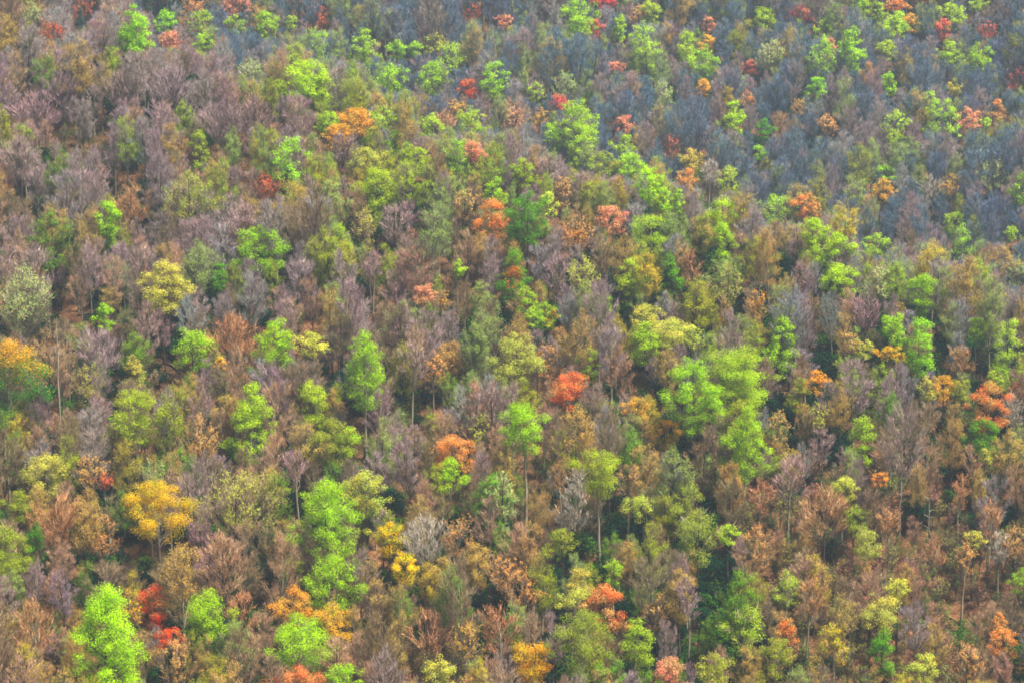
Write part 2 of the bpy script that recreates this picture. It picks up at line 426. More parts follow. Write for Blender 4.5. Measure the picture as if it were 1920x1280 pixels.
# x, y of the crown's top, crown width, crown height (photo pixels), colour, crown shape, flags
KEYS = """
253 8 62 96 L o|243 55 64 50 L r|312 22 46 46 L r|373 20 44 48 G r s|382 63 46 46 G r|500 22 48 60 L r|445 33 40 30 G r|548 27 32 46 G c s
605 53 56 72 G r s|567 115 86 74 L d|470 120 64 46 S r|152 16 36 54 E k|277 -18 36 50 E k|320 2 27 48 E k|158 3 62 38 R r s|103 48 46 26 R d s
365 -4 52 34 O r s|445 -6 56 36 P r|600 18 54 46 R r s|318 62 56 40 P r|60 8 46 36 S r|376 247 50 78 B o|360 325 100 96 B r s|205 377 58 88 L v
540 253 66 102 L r s|495 330 56 50 R v s|605 210 48 40 G r|668 203 76 56 A d|633 235 60 50 A d|683 55 60 76 G o|741 123 64 60 L r|809 117 58 70 L r
745 78 46 40 G r|780 80 38 26 L r|850 80 58 62 L r s|813 64 56 42 V r|926 118 50 70 L c|877 150 42 38 R r|853 190 38 40 A r s|878 205 62 58 G r
950 195 64 64 P r s|1048 178 46 38 C d|1092 185 86 110 L o|1034 233 50 64 L r|1080 265 54 66 G o|1127 282 52 64 B r|1173 253 44 40 G d|1180 287 64 58 L r
1217 315 52 72 L r|1248 350 36 54 L r|1270 357 24 50 L c|1155 302 32 28 O r|1222 400 74 66 G r|810 217 50 52 G r|830 210 46 36 N d|712 197 54 56 G r s
735 245 36 42 L r|782 278 52 36 G r|856 258 46 70 L r s|880 265 46 40 P r|685 280 66 44 V r|708 315 84 70 G d|988 303 52 52 G r|925 333 48 56 L o
990 365 78 98 D r|1028 362 34 48 V r|868 362 56 52 T r|921 376 64 78 O r|1057 335 40 62 T o|1148 388 60 52 P r|1080 413 66 60 O v s|1080 0 70 72 L r
1122 37 38 36 C r|1161 30 32 62 L c|1214 42 54 116 L c s|1225 3 40 50 G r|1130 -10 56 28 C d|888 12 32 36 R r s|1192 15 38 30 O r s|1285 60 46 70 G r
1060 140 48 44 S r|1167 217 40 36 P d|1258 255 34 40 C r s|1012 208 34 28 A r s|1005 153 32 50 G c s|945 30 38 28 P r|1157 118 36 22 P d|1245 155 44 52 S r
1500 13 50 34 C d|1428 17 54 42 G r|1545 38 42 38 G r|1540 75 60 72 L r s|1595 56 50 90 L c|1561 73 22 24 P r|1607 -8 52 32 L r|1645 5 32 38 G r
1680 24 48 54 L r|1706 27 34 36 A r|1680 0 44 24 O d|1720 -10 42 20 R d|1765 35 40 42 C r|1782 8 52 52 G r|1853 46 36 30 C r s|1830 -6 38 28 G r
1776 78 46 44 G d|1832 83 46 54 G r|1660 78 42 36 G r|1670 137 36 44 L r|1523 145 34 44 L r|1406 112 32 34 C r|1440 80 56 62 S v|1315 90 54 60 G r
1322 68 40 30 A r|1317 150 34 38 A v|1322 32 32 32 P r|1378 190 50 66 L o|1432 223 36 46 D r|1421 272 28 28 L r|1463 213 38 44 N r|1402 176 28 28 O r s
1493 190 30 30 T r|1548 218 40 44 O v s|1669 210 50 70 L v s|1740 165 48 92 L c s|1782 185 38 84 L c s|1814 200 40 52 P r|1872 187 36 46 O o|1905 133 40 42 C r s
1792 150 26 36 V r|1848 222 22 24 L v|1285 318 48 38 O r|1365 310 50 60 G r s|1300 280 46 42 V r|1353 374 60 62 L r|1455 366 66 64 L r s|1503 365 58 64 O v
1520 407 64 82 L r|1657 311 40 34 L r|1648 337 46 44 A r|1785 333 56 40 A v s|1748 335 52 42 W v|1785 398 42 38 G r|1910 322 46 76 L r|1860 308 58 54 S r
483 427 104 78 L d v|40 508 98 122 S r|318 490 88 104 V r|200 565 40 62 L o|362 617 84 74 L d|526 597 76 94 L r|588 622 62 46 V r|15 635 140 156 A r twotone
258 665 52 58 V o|172 690 56 54 V r s|262 729 110 98 G d|466 720 96 148 L o|585 707 92 98 G o|620 790 92 84 B r|378 787 92 78 T d|413 492 44 50 D r
435 595 104 68 N d|190 620 94 66 M d|410 668 22 24 A r|686 617 100 152 L o|952 466 74 100 D o patch|990 537 44 50 G r|992 580 32 30 G d|1027 565 44 54 G r patch
1183 483 60 74 G r|1261 473 44 88 D o|1205 572 62 48 V d|1262 598 98 58 V d layers|1298 608 46 44 V d|1208 605 64 84 G o|965 625 98 104 V r|1025 652 46 58 A r s
1063 695 70 76 O v red|1108 652 42 72 L v|985 755 80 102 L v trunk|845 818 98 58 O d|1192 742 58 46 A r|1246 783 50 70 Y v|1302 672 100 144 L r|797 532 44 48 P r
832 548 36 34 A r s|743 505 52 62 M r|812 670 54 48 T r trunk|772 640 58 68 M r trunk|858 485 28 38 G v|650 800 52 64 G r|1082 485 78 60 V r s|900 780 62 54 V r s
685 395 48 84 V c s|1356 420 54 72 L r|1565 435 56 84 L r|1567 500 70 54 L d|1643 440 48 46 L v|1800 420 48 72 L c s|1898 425 28 28 G r|1905 490 54 54 S v
1728 518 70 74 L v|1677 587 50 62 L v|1724 592 58 112 L c|1826 595 40 46 L r|1890 592 56 88 L r s|1453 592 92 104 L o|1358 652 140 116 G d layers|1392 757 94 148 L o
1455 775 60 88 T o|1522 695 40 44 A r|1617 632 38 42 V r|1590 628 32 38 T r|1657 650 48 26 Y d|1767 704 48 50 A r|1735 708 42 48 V r|1797 706 36 44 B r
1842 717 76 88 O d red|1835 782 70 64 D d|1616 776 58 88 G o|1487 705 46 70 B o|1530 755 50 54 V r s|1853 692 34 34 G r|1905 715 40 34 P d|1903 742 52 62 W r
1803 650 52 44 N d|1365 505 62 64 V r s|1420 550 44 50 A r s|1295 470 54 64 N o|1645 505 78 64 S r s|1503 495 50 64 M r|1843 838 34 34 V r|302 900 140 116 Y d
612 898 120 146 L r|628 1035 120 106 L r|195 1083 150 210 L o|222 1180 96 120 L o|390 1105 90 94 L d|293 1102 66 80 R r|315 1174 52 42 R d|335 1200 80 90 T r
245 1110 60 60 A r s|552 1104 90 68 A d|625 1132 74 66 A r|565 1150 132 110 L r|558 1246 104 70 R d|68 975 52 90 D o|20 975 104 116 B o|450 885 152 118 V d s
85 845 92 80 V d|170 858 58 56 T r|206 888 32 26 R v s|125 935 104 96 N v|195 970 54 74 T r|75 1130 94 86 N r|460 1110 60 66 N r|35 920 64 66 B r
650 1240 74 60 L r|844 857 68 64 L o|690 886 88 90 V v|735 980 76 64 Y v|754 1036 64 62 Y v|800 968 86 96 W v|850 975 64 70 T r|1125 838 84 92 G v trunk
945 885 60 116 S c|945 1040 64 66 T r|985 1080 80 58 O d s|1140 1102 82 82 O r red|1188 1147 64 116 G o|1000 1200 86 90 Y v|1085 1140 116 130 B r|1075 1100 70 56 V r
1210 925 56 50 V r|1215 1110 60 72 T o|1270 900 84 96 B r|1305 950 92 100 B r s|1055 990 54 42 B d|1075 905 78 86 W c|800 1145 90 84 N r|940 1135 76 90 N r
873 1172 60 62 A r s|1150 1045 38 60 G v|1090 1062 60 50 V r|1260 1235 76 60 P r|830 1225 66 70 V r|1475 855 76 72 M r trunk|1543 913 78 88 N d|1577 890 56 46 V r
1597 945 54 54 B r|1653 883 38 28 O d|1620 990 66 56 V r|1470 1070 54 62 G r s|1410 995 70 82 T r|1365 980 40 40 G r|1822 990 36 34 V r|1680 1078 48 46 V v
1643 1110 90 70 V d|1481 1152 48 56 O o|1390 1135 80 94 G r s|1655 1177 58 88 D o|1562 1168 54 72 Y r s|1875 1148 40 30 O d|1883 1176 56 50 O r|1905 1060 44 52 G r
1900 985 66 62 T r|1730 1220 66 64 V r|1810 1210 66 68 T r|1330 1220 70 70 B r|1450 1190 66 80 B r|320 130 110 70 M v|230 140 90 60 M v|420 200 110 64 M v
110 140 100 60 M v|480 190 80 60 M r|250 350 80 70 N r|70 180 90 60 M r|740 390 70 70 M v|640 250 60 50 M r|1040 480 60 60 M r|1620 560 70 60 M v
1053 870 40 56 N c trunk|1085 872 44 60 W c trunk|1177 868 50 60 T r trunk|1570 930 46 58 N c trunk|1663 950 46 56 N r trunk|1793 890 44 60 N c trunk|1800 1015 44 66 T c trunk|1850 940 46 66 N c trunk
1868 990 36 60 W c trunk|1510 1080 50 66 N r trunk|1290 1085 52 68 M r trunk|1756 1000 40 58 N c trunk|1420 900 44 60 N r trunk|560 840 46 60 M r trunk|1330 300 36 44 W c trunk|700 470 40 56 M c trunk
""".replace('\n', '|').split('|')
KEYS = [k.split() for k in KEYS if k.strip()]

LANDMARK = {   # (x, ytop): its full label ; the short phrase others refer to it by
 (302, 900): ('broad golden-yellow tree with a wide dome crown above the two red trees', 'the broad golden-yellow dome tree'),
 (195, 1083): ('huge lime-green tree filling the bottom left corner beside the red trees', 'the huge bottom-left lime tree'),
 (293, 1102): ('bright red tree beside the huge lime tree at bottom left', 'the bright red tree at bottom left'),
 (686, 617): ('tall bright lime tree standing on a long bare trunk, left of centre', 'the long-trunked tall lime tree'),
 (15, 635): ('green tree with an orange-yellow top cut off by the left edge', 'the orange-topped left-edge tree'),
 (1358, 652): ('wide soft green dome tree with layered sprays, largest dome right of centre', 'the wide layered green dome tree'),
 (1842, 717): ('fiery orange-red dome tree near the right edge above a deep green one', 'the fiery right-edge orange tree'),
 (1063, 695): ('feathery orange-red tree in the middle of the picture', 'the feathery mid-picture orange-red tree'),
 (952, 466): ('deep green egg-shaped tree with an orange patch in its crown', 'the green tree with the orange patch'),
 (1092, 185): ('tall wide lime-green tree crowning the ridge below a small crimson one', 'the tallest ridge lime tree'),
 (567, 115): ('lone round lime-green tree above the mauve bare woods at upper left', 'the lone round upper-left lime tree'),
 (668, 203): ('amber dome tree on the slope, upper of an amber pair', 'the upper tree of the amber pair'),
 (1080, 0): ('dense lime-green tree touching the top edge right of centre', 'the dense top-edge lime tree'),
 (1406, 112): ('small vivid crimson tree among bare woods at upper right', 'the small vivid upper-right crimson tree'),
 (1500, 13): ('rounded crimson-red dome tree near the top edge, right of centre', 'the top-edge crimson dome tree'),
 (205, 377): ('bright lime tree standing alone on the brown left slope', 'the lone left-slope lime tree'),
 (483, 427): ('lime-green tree spreading in flat shelves to its right on the left slope', 'the flat spreading lime tree'),
 (1140, 1102): ('coral orange-red tree low in the picture right of centre', 'the coral-red tree at bottom centre'),
 (1000, 1200): ('spiky golden-yellow tree touching the bottom edge at centre', 'the spiky bottom-edge yellow tree'),
 (1655, 1177): ('small egg-shaped vivid green tree at bottom right', 'the egg-shaped bottom-right green tree'),
 (1481, 1152): ('narrow rust-orange tree among tan trees at bottom right', 'the rust-orange tree at bottom right'),
 (1883, 1176): ('orange tree at the right edge near the bottom corner', 'the bottom-right corner orange tree'),
 (921, 376): ('burnt-orange tree beside a tan one, above the centre', 'the burnt-orange tree above centre'),
 (1503, 365): ('vase-shaped orange tree with upright branches between lime trees at right', 'the vase-shaped orange tree'),
 (1648, 337): ('amber tree just under a small lime one in the shaded hollow', 'the amber tree in the shaded hollow'),
 (1872, 187): ('narrow orange tree near the right edge high up', 'the high narrow orange tree'),
 (1728, 518): ('ragged lime tree above a tall one on the right slope', 'the ragged right-slope lime tree'),
 (152, 16): ('dark pointed conifer in front of a red-topped tree at top left', 'the dark conifer at top left'),
 (495, 330): ('thin brush-like red tree among bare trees on the left slope', 'the thin red tree on the left slope'),
 (1125, 838): ('light green tree on a long pale straight trunk at lower centre', 'the pale-trunked light green tree'),
 (844, 857): ('small cone-shaped bright green tree below the flat orange one', 'the small cone-shaped green tree'),
 (735, 980): ('golden-yellow tree leaning beside a pale grey bare tree', 'the leaning golden tree'),
 (800, 968): ('pale grey bare tree with forked limbs beside the leaning golden tree', 'the pale grey forked bare tree'),
 (466, 720): ('pointed bright lime tree, slender and tall, left of centre', 'the pointed lime tree left of centre'),
 (552, 1104): ('orange-gold tree behind a lime one at the bottom, left of centre', 'the orange-gold tree at bottom left'),
 (845, 818): ('flat-topped orange tree left of centre above a green cone tree', 'the flat-topped orange tree'),
 (1392, 757): ('large lime-green tree right below the wide layered dome', 'the lime tree under the layered dome'),
 (612, 898): ('upper of two big stacked lime trees at lower left', 'the upper stacked lime tree'),
 (1453, 592): ('broad cone-shaped lime tree right of the layered green dome', 'the broad cone-shaped lime tree'),
 (1765, 35): ('crimson tree in front of a green one near the top right', 'the top-right corner crimson tree'),
 (450, 885): ('large feathery olive-yellow budding tree right of the golden dome', 'the large feathery olive tree'),
}
BARK_DARK = lin((92, 80, 68), .6); BARK_PALE = lin((168, 158, 132), .5); BARK_GREY = lin((148, 138, 120), .6)
TWIG_BROWN = lin((130, 108, 92), K_ALB); TWIG_PALE = lin((176, 168, 140), K_ALB)

keys = []
for i, k in enumerate(KEYS):
    x, yt, w, h = (float(v) for v in k[:4]); col, shape, fl = k[4], k[5], set(k[6:])
    keys.append(dict(x=x, yt=yt, w=w, h=h, col=col, shape=shape, fl=fl, i=i))
# stand each tree on the ground so that its crown falls where the photograph has it
cf = []
for k in keys:
    f = {'o': .68, 'r': .6, 'd': .52, 'c': .68, 'v': .6, 'k': .92}[k['shape']] + ((k['i'] * 37 % 11) - 5) * .008
    if 'trunk' in k['fl']: f = .39
    if (k['x'], k['yt']) == (686, 617): f = .62
    cf.append(f)
for _ in range(2):
    base = pixel_ground([k['x'] for k in keys], [k['yt'] + k.get('T', k['h'] / f) for k, f in zip(keys, cf)])
    for k, b, f in zip(keys, base, cf):
        pxm = FPX / np.linalg.norm(b - CAM)
        T = np.clip(k['h'] / f, 12.5 * pxm, 34 * pxm)
        k['T'] = T; k['b'] = b; k['pxm'] = pxm
base = pixel_ground([k['x'] for k in keys], [k['yt'] + k['T'] for k in keys])
for k, b in zip(keys, base):
    pxm = FPX / (project(b)[2]); k['b'] = b; k['pxm'] = pxm
    k['H'] = k['T'] / pxm / cp * 1.0; k['W'] = k['w'] / pxm; k['ch'] = k['h'] / pxm
    k['d'] = project(b)[2]

records = []      # every single tree: pixel of its crown, kind, words, object -> labels at the end
def register(o, px, py, kind, words_, size, landmark=None):
    records.append(dict(o=o, x=px, y=py, kind=kind, words=words_, size=size, lm=landmark))

jit = lambda c, r, a=.07: tuple(float(v) for v in np.clip(np.asarray(c) * (1 + r.normal(0, a, 3)) * (1 + r.normal(0, a)), 0.002, .9))
for k in keys:
    r = np.random.default_rng(1000 + k['i'])
    rgb, name, words_ = PAL[k['col']]
    far = np.clip((k['d'] - 400) / 400, 0, 1)
    leaf = float(np.interp(k['d'], [395, 430, 480, 600, 760], [.205, .235, .29, .395, .51]))
    dens = float(np.interp(k['d'], [395, 430, 480, 600, 760], [132, 104, 72, 40, 27]))
    twig, bark = TWIG_BROWN, (BARK_PALE if 'trunk' in k['fl'] or k['col'] in 'LGS' and r.random() < .6 else BARK_DARK if r.random() < .6 else BARK_GREY)
    kw = {}
    tint = jit(lin(rgb, K_ALB if k['col'] not in 'LGDBSTAP' else K_GREEN), r, .07); two = None
    if k['col'] in 'LG': g_ = r.uniform(0, .55); tint = tuple(float(a * (1 - g_) + b * g_) for a, b in zip(tint, lin((146, 194, 10) if r.random() < .5 else (192, 214, 16), K_GREEN)))
    if 'red' in k['fl']: tint = lin((244, 132, 50), K_ALB)
    if k['col'] in 'MNW':
        kw = dict(bare=36 - 8 * far, twig_w=.056 + .02 * far); dens = 5 if k['col'] == 'N' else 0; twig = jit(vivid(lin(rgb, K_ALB), 1.2), r, .05); leaf = .2
        tint = lin((206, 150, 110), K_ALB)
        if k['col'] == 'W': bark = BARK_PALE; twig = lin(rgb, .55)
    elif k['col'] in 'TSN' or (k['col'] == 'V' and 's' in k['fl']) or (k['col'] in 'RCOPA' and 's' in k['fl']):
        kw = dict(bare=11, twig_w=.055 + .015 * far); dens *= .56 if 's' not in k['fl'] else .44; leaf *= .95
        twig = lin((158, 132, 108), K_ALB) if k['col'] != 'S' else TWIG_PALE
    elif 's' in k['fl']:
        dens *= .5; twig = TWIG_PALE
    if k['col'] in 'RCOAPY': kw.setdefault('tops', .35)
    if k['col'] in 'RC' : twig = lin((150, 84, 66), K_ALB)
    MIX = {'L': ((172, 208, 6), .4), 'G': ((180, 196, 30), .4), 'D': ((124, 176, 20), .35), 'B': ((176, 176, 60), .4), 'R': ((206, 130, 84), .5), 'C': ((220, 136, 108), .5), 'O': ((220, 168, 100), .5), 'A': ((206, 170, 84), .36), 'Y': ((190, 186, 24), .36), 'P': ((222, 170, 120), .4), 'V': ((188, 200, 84), .4), 'T': ((196, 176, 104), .4), 'S': ((190, 196, 130), .4)}
    if k['col'] in MIX: two = jit(lin(MIX[k['col']][0], K_ALB), r, .06); kw['mixp'] = MIX[k['col']][1] * r.uniform(.7, 1.3)
    if 'twotone' in k['fl']: kw['blend_h'] = .72; two = lin((70, 150, 36), K_ALB)
    if 'patch' in k['fl']: kw['patch'] = (.3, .55, .42); two = lin((222, 112, 40), K_ALB)
    if 'layers' in k['fl']: kw['layers'] = True; dens *= 1.5
    if k['shape'] == 'k': tp, cr = conifer_parts(k['i'], k['H'], k['W'])
    else: tp, cr = tree_parts(k['i'] + 50, k['H'], k['W'] * (1.0 if k['shape'] in 'oc' else 1.09), k['ch'], k['shape'], dens, leaf, lean=r.normal(0, .02), **kw)
    e = thing(name, k['b'])
    for n_, me in (('trunk', trunk_mesh(tp)), ('crown', crown_mesh(cr))):
        p = part(n_, me, e); tints(p, tint, twig, bark, two)
    e['category'] = 'conifer' if k['col'] == 'E' else 'tree'
    size = 'small' if k['w'] * k['h'] < 1300 * (k['pxm'] / 9) ** 2 else 'tall' if k['h'] > 1.45 * k['w'] else 'wide' if k['w'] > 1.25 * k['h'] else ''
    register(e, k['x'], k['yt'] + k['h'] / 2, name, words_, size, LANDMARK.get((k['x'], k['yt'])))

# ------------------------------------------------------------------ the woods between them
# protected: crowns (and clearings) that nothing in front may cover
prot = [(k['x'], k['yt'] + k['h'] * .46, k['w'] * .5, k['h'] * .47, k['d']) for k in keys]
CLEAR = [(1495, 955, 22, 28), (1660, 1040, 62, 28), (1793, 1160, 28, 24), (88, 1165, 56, 40), (150, 265, 50, 28), (232, 345, 28, 20), (1540, 1010, 22, 24), (320, 690, 36, 24),
         (1205, 715, 20, 26), (1720, 1020, 40, 30), (260, 1040, 40, 22), (160, 590, 36, 20), (1000, 880, 20, 40), (676, 830, 12, 34), (1124, 1000, 10, 70), (113, 700, 10, 90), (1686, 940, 9, 50)]
for k in keys:
    if 'trunk' in k['fl']: b_ = (k['T'] - k['h']) / 2; prot.append((k['x'], k['yt'] + k['h'] + b_ * .85, 7, b_ * .8, k['d']))
for x, y, a, b in CLEAR:
    prot.append((x, y, a, b, project(pixel_ground(x, y + b)[0])[2]))
PX, PY, PA, PB, PD = (np.array(v) for v in zip(*prot))

FILL = {   # colour: (sRGB of buds, sRGB of twigs, words, name, prototype family)
 'mauve': (None, (168, 146, 146), 'bare mauve', 'bare_tree', 'bare'),
 'grey': (None, (160, 158, 158), 'bare grey', 'bare_tree', 'bare'),
 'hazed': (None, (108, 126, 146), 'bare haze-tinted grey', 'bare_tree', 'bare'),  # darker and bluer: far-slope haze and shade put into the twig colour
 'pinktan': ((206, 166, 122), (186, 154, 126), 'bare pinkish-tan', 'bare_tree', 'bare'),
 'brown': (None, (148, 130, 100), 'bare brown', 'bare_tree', 'bare'),
 'tan': ((208, 178, 100), (172, 150, 110), 'tan budding', 'budding_tree', 'bud'),
 'gold': ((220, 200, 76), (170, 152, 96), 'gold-flecked budding', 'budding_tree', 'bud'),
 'olive': ((180, 192, 56), (146, 138, 88), 'olive budding', 'budding_tree', 'bud'),
 'sage': ((168, 192, 100), (158, 158, 124), 'sage-green budding', 'budding_tree', 'bud'),
 'lime': ((182, 214, 48), (150, 150, 100), 'pale lime leafing', 'budding_tree', 'bud'),
 'green': ((134, 186, 30), (124, 126, 78), 'dull green leafing', 'budding_tree', 'bud'),
}
FAR_SLOPE = dict(hazed=7, mauve=3.2, grey=2, sage=2, tan=.7, olive=.5)       # beyond the ridge; mostly twigs coloured for distance haze and shade
CREST = dict(mauve=2, sage=3.2, tan=2, grey=1.4, olive=1.6, gold=1.2, pinktan=1.4, lime=4.5)   # along it
REGION = [   # x, y, reach, weights
 (200, 150, 300, dict(mauve=8, pinktan=2.5, grey=1, tan=.6)),
 (150, 420, 260, dict(mauve=4.5, pinktan=4, brown=2.6, tan=1.6, olive=0.72)),
 (600, 430, 260, dict(mauve=6, grey=2, brown=2.6, pinktan=2, olive=0.6, sage=1.2)),
 (850, 130, 260, dict(grey=3, mauve=4, sage=3, tan=1.5, olive=0.6)),
 (1500, 150, 420, dict(grey=4, mauve=4, sage=2.4, tan=.8, brown=0.65)),
 (1650, 420, 320, dict(mauve=4, grey=5, brown=1.3, sage=1.2)),
 (1200, 480, 260, dict(mauve=5, grey=2, tan=3, gold=0.72, sage=2, olive=0.6, pinktan=1.5)),
 (850, 720, 260, dict(mauve=5, brown=3.1, tan=2.5, pinktan=2.5, olive=0.9, sage=1.6, green=1.2)),
 (250, 750, 280, dict(tan=3, brown=3.1, mauve=4, olive=0.96, pinktan=3.5, gold=0.6, green=1, sage=.8)),
 (1600, 720, 280, dict(mauve=5, pinktan=3.5, brown=2.6, tan=2, olive=0.72, green=.8)),
 (250, 1050, 300, dict(tan=3.5, brown=3.9, pinktan=4, gold=0.72, olive=0.96, green=1.2, mauve=2.6, sage=.8)),
 (850, 1080, 300, dict(tan=3.5, brown=3.1, olive=1.2, gold=0.72, pinktan=3.5, green=1.8, sage=1, mauve=2)),
 (1250, 1000, 240, dict(green=3, olive=1.6, sage=2, tan=2, brown=3.1, mauve=1.6, pinktan=1)),
 (1650, 1080, 320, dict(tan=5, gold=0.84, olive=0.6, pinktan=5.5, brown=3.1, green=.6, mauve=1.5, sage=.5)),
]
FK = list(FILL)
RW = np.array([[d.get(k, 0.05 if k not in ('hazed', 'lime') else 0.0) for k in FK] for *_, d in REGION]); RW = RW / RW.sum(1, keepdims=True)

def fill_choice(x, y, r, t):
    w = np.array([math.exp(-((x - a) ** 2 + (y - b) ** 2) / (2 * (s * .6) ** 2)) for a, b, s, _ in REGION]) + 1e-6
    p = (w[:, None] * RW).sum(0); p = p / p.sum()
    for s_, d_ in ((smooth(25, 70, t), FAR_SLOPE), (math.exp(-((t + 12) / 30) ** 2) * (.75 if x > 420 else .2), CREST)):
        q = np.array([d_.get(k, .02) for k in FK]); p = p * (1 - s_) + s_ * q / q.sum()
    return FK[r.choice(len(FK), p=p / p.sum())]

# prototypes: a 20 m tree each, 8.4 m wide
protos = {'bare': [], 'bud': []}
for j in range(10):
    sh = 'rdrvrdcrdo'[j]
    protos['bare'].append(tree_parts(7000 + j, 20, 8.0, 12 if sh != 'c' else 14, sh, 2.0, .2, bare=50, twig_w=.042, lean=.02 * math.sin(j * 2.1)))
for j in range(9):
    sh = 'rdrrocrdd'[j]
    protos['bud'].append(tree_parts(7100 + j, 20, 8.2, 12, sh, 52 + 20 * (j % 3), .205, bare=26, twig_w=.042, lean=.02 * math.sin(j * 1.7)))
mesh_of = {(f, j): (trunk_mesh(tp), crown_mesh(c)) for f, L in protos.items() for j, (tp, c) in enumerate(L)}

key_xy = np.array([k['b'][:2] for k in keys])
fills = []
SP = 5.3
for yy in np.arange(318, 960, SP):
    for xx in np.arange(-255, 255, SP):
        x = xx + rng.uniform(-.48, .48) * SP; y = yy + rng.uniform(-.48, .48) * SP
        z = float(ground_z(x, y))
        bx, by, d = project((x, y, z))
        if bx < -260 or bx > PW + 260 or by < -110 or by > PH + 330: continue
        if np.min(np.sum((key_xy - (x, y)) ** 2, 1)) < 2.6 ** 2: continue
        if bx > 1350 and by > 980 and rng.random() < .3: continue
        H = float(np.clip(rng.normal(15.8, 3.6), 7.5, 25)) * (1 + .16 * np.clip((d - 450) / 250, 0, 1))
        asp = float(rng.uniform(.72, 1.2))
        pxm = FPX / d
        for _ in range(10):
            W = 8.2 * H / 20 * asp; chh = 12 * H / 20
            top = by - H * pxm * cp; a = W * pxm * .46; hh = chh * pxm * .5; cy = top + hh
            m = (PD > d + 1.5) & (np.abs(PX - bx) < PA + a) & (np.abs(PY - cy) < PB + hh)
            if not m.any(): break
            # share of each protected ellipse (as a box) this crown would cover
            ox = np.minimum(bx + a, PX[m] + PA[m]) - np.maximum(bx - a, PX[m] - PA[m])
            oy = np.minimum(cy + hh, PY[m] + PB[m]) - np.maximum(top, PY[m] - PB[m])
            cov = np.clip(ox, 0, None) * np.clip(oy, 0, None) / (4 * PA[m] * PB[m])
            if cov.max() < .09: break
            H *= .88
        if H < 4.5: continue
        fills.append(dict(x=x, y=y, z=z, bx=bx, by=by, d=d, H=H, asp=asp, pxm=pxm, cy=cy, a=a, hh=hh))
# which of them show: nearer crowns hide the farther, coarse count on a grid of the photograph
cell = 8
ow = np.full((PH // cell, PW // cell), -1, int); od = np.full(ow.shape, 1e9)
gy, gx = np.mgrid[0:PH // cell, 0:PW // cell]; gx = gx * cell + cell / 2; gy = gy * cell + cell / 2
items = [(f['d'], f['bx'], f['cy'], f['a'], f['hh'], i) for i, f in enumerate(fills)] + [(k['d'], k['x'], k['yt'] + k['h'] / 2, k['w'] / 2, k['h'] / 2, -2) for k in keys]
for d, x, y, a, b, i in sorted(items, reverse=True):
    x0, x1 = max(0, int((x - a) / cell)), min(PW // cell, int((x + a) / cell) + 1); y0, y1 = max(0, int((y - b) / cell)), min(PH // cell, int((y + b) / cell) + 1)
    if x0 >= x1 or y0 >= y1: continue
    m = ((gx[y0:y1, x0:x1] - x) / a) ** 2 + ((gy[y0:y1, x0:x1] - y) / b) ** 2 < 1
    ow[y0:y1, x0:x1][m] = i
cnt = np.bincount(ow[ow >= 0].ravel(), minlength=len(fills))
for i, f in enumerate(fills):
    f['vis'] = int(cnt[i]); r = np.random.default_rng(20000 + i)
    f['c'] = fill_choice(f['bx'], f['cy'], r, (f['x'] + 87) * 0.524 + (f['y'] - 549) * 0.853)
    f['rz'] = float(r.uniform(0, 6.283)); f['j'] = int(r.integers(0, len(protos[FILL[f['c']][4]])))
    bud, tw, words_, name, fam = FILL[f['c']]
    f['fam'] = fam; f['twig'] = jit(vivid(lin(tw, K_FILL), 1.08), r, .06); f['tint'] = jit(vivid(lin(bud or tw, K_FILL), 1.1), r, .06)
    u = r.random(); f['bark'] = BARK_DARK if u < .45 else BARK_GREY if u < .75 else BARK_PALE
order = sorted(range(len(fills)), key=lambda i: -fills[i]['vis'])
LIMIT = {'bare_tree': 285 - sum(1 for k in keys if PAL[k['col']][1] == 'bare_tree'), 'budding_tree': 295}
single, rest = [], []
for i in order:
    f = fills[i]; n_ = FILL[f['c']][3]
    if f['vis'] >= 6 and LIMIT[n_] > 0 and 0 < f['bx'] < PW and 0 < f['cy'] < PH: LIMIT[n_] -= 1; single.append(f)
    else: rest.append(f)
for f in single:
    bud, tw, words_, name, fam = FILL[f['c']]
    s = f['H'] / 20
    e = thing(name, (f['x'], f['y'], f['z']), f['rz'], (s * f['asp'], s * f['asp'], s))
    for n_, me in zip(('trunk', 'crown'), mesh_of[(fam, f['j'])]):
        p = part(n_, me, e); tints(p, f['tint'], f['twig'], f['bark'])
    e['category'] = 'tree'
    register(e, f['bx'], f['cy'], name, words_, 'small' if f['H'] < 10 else '')

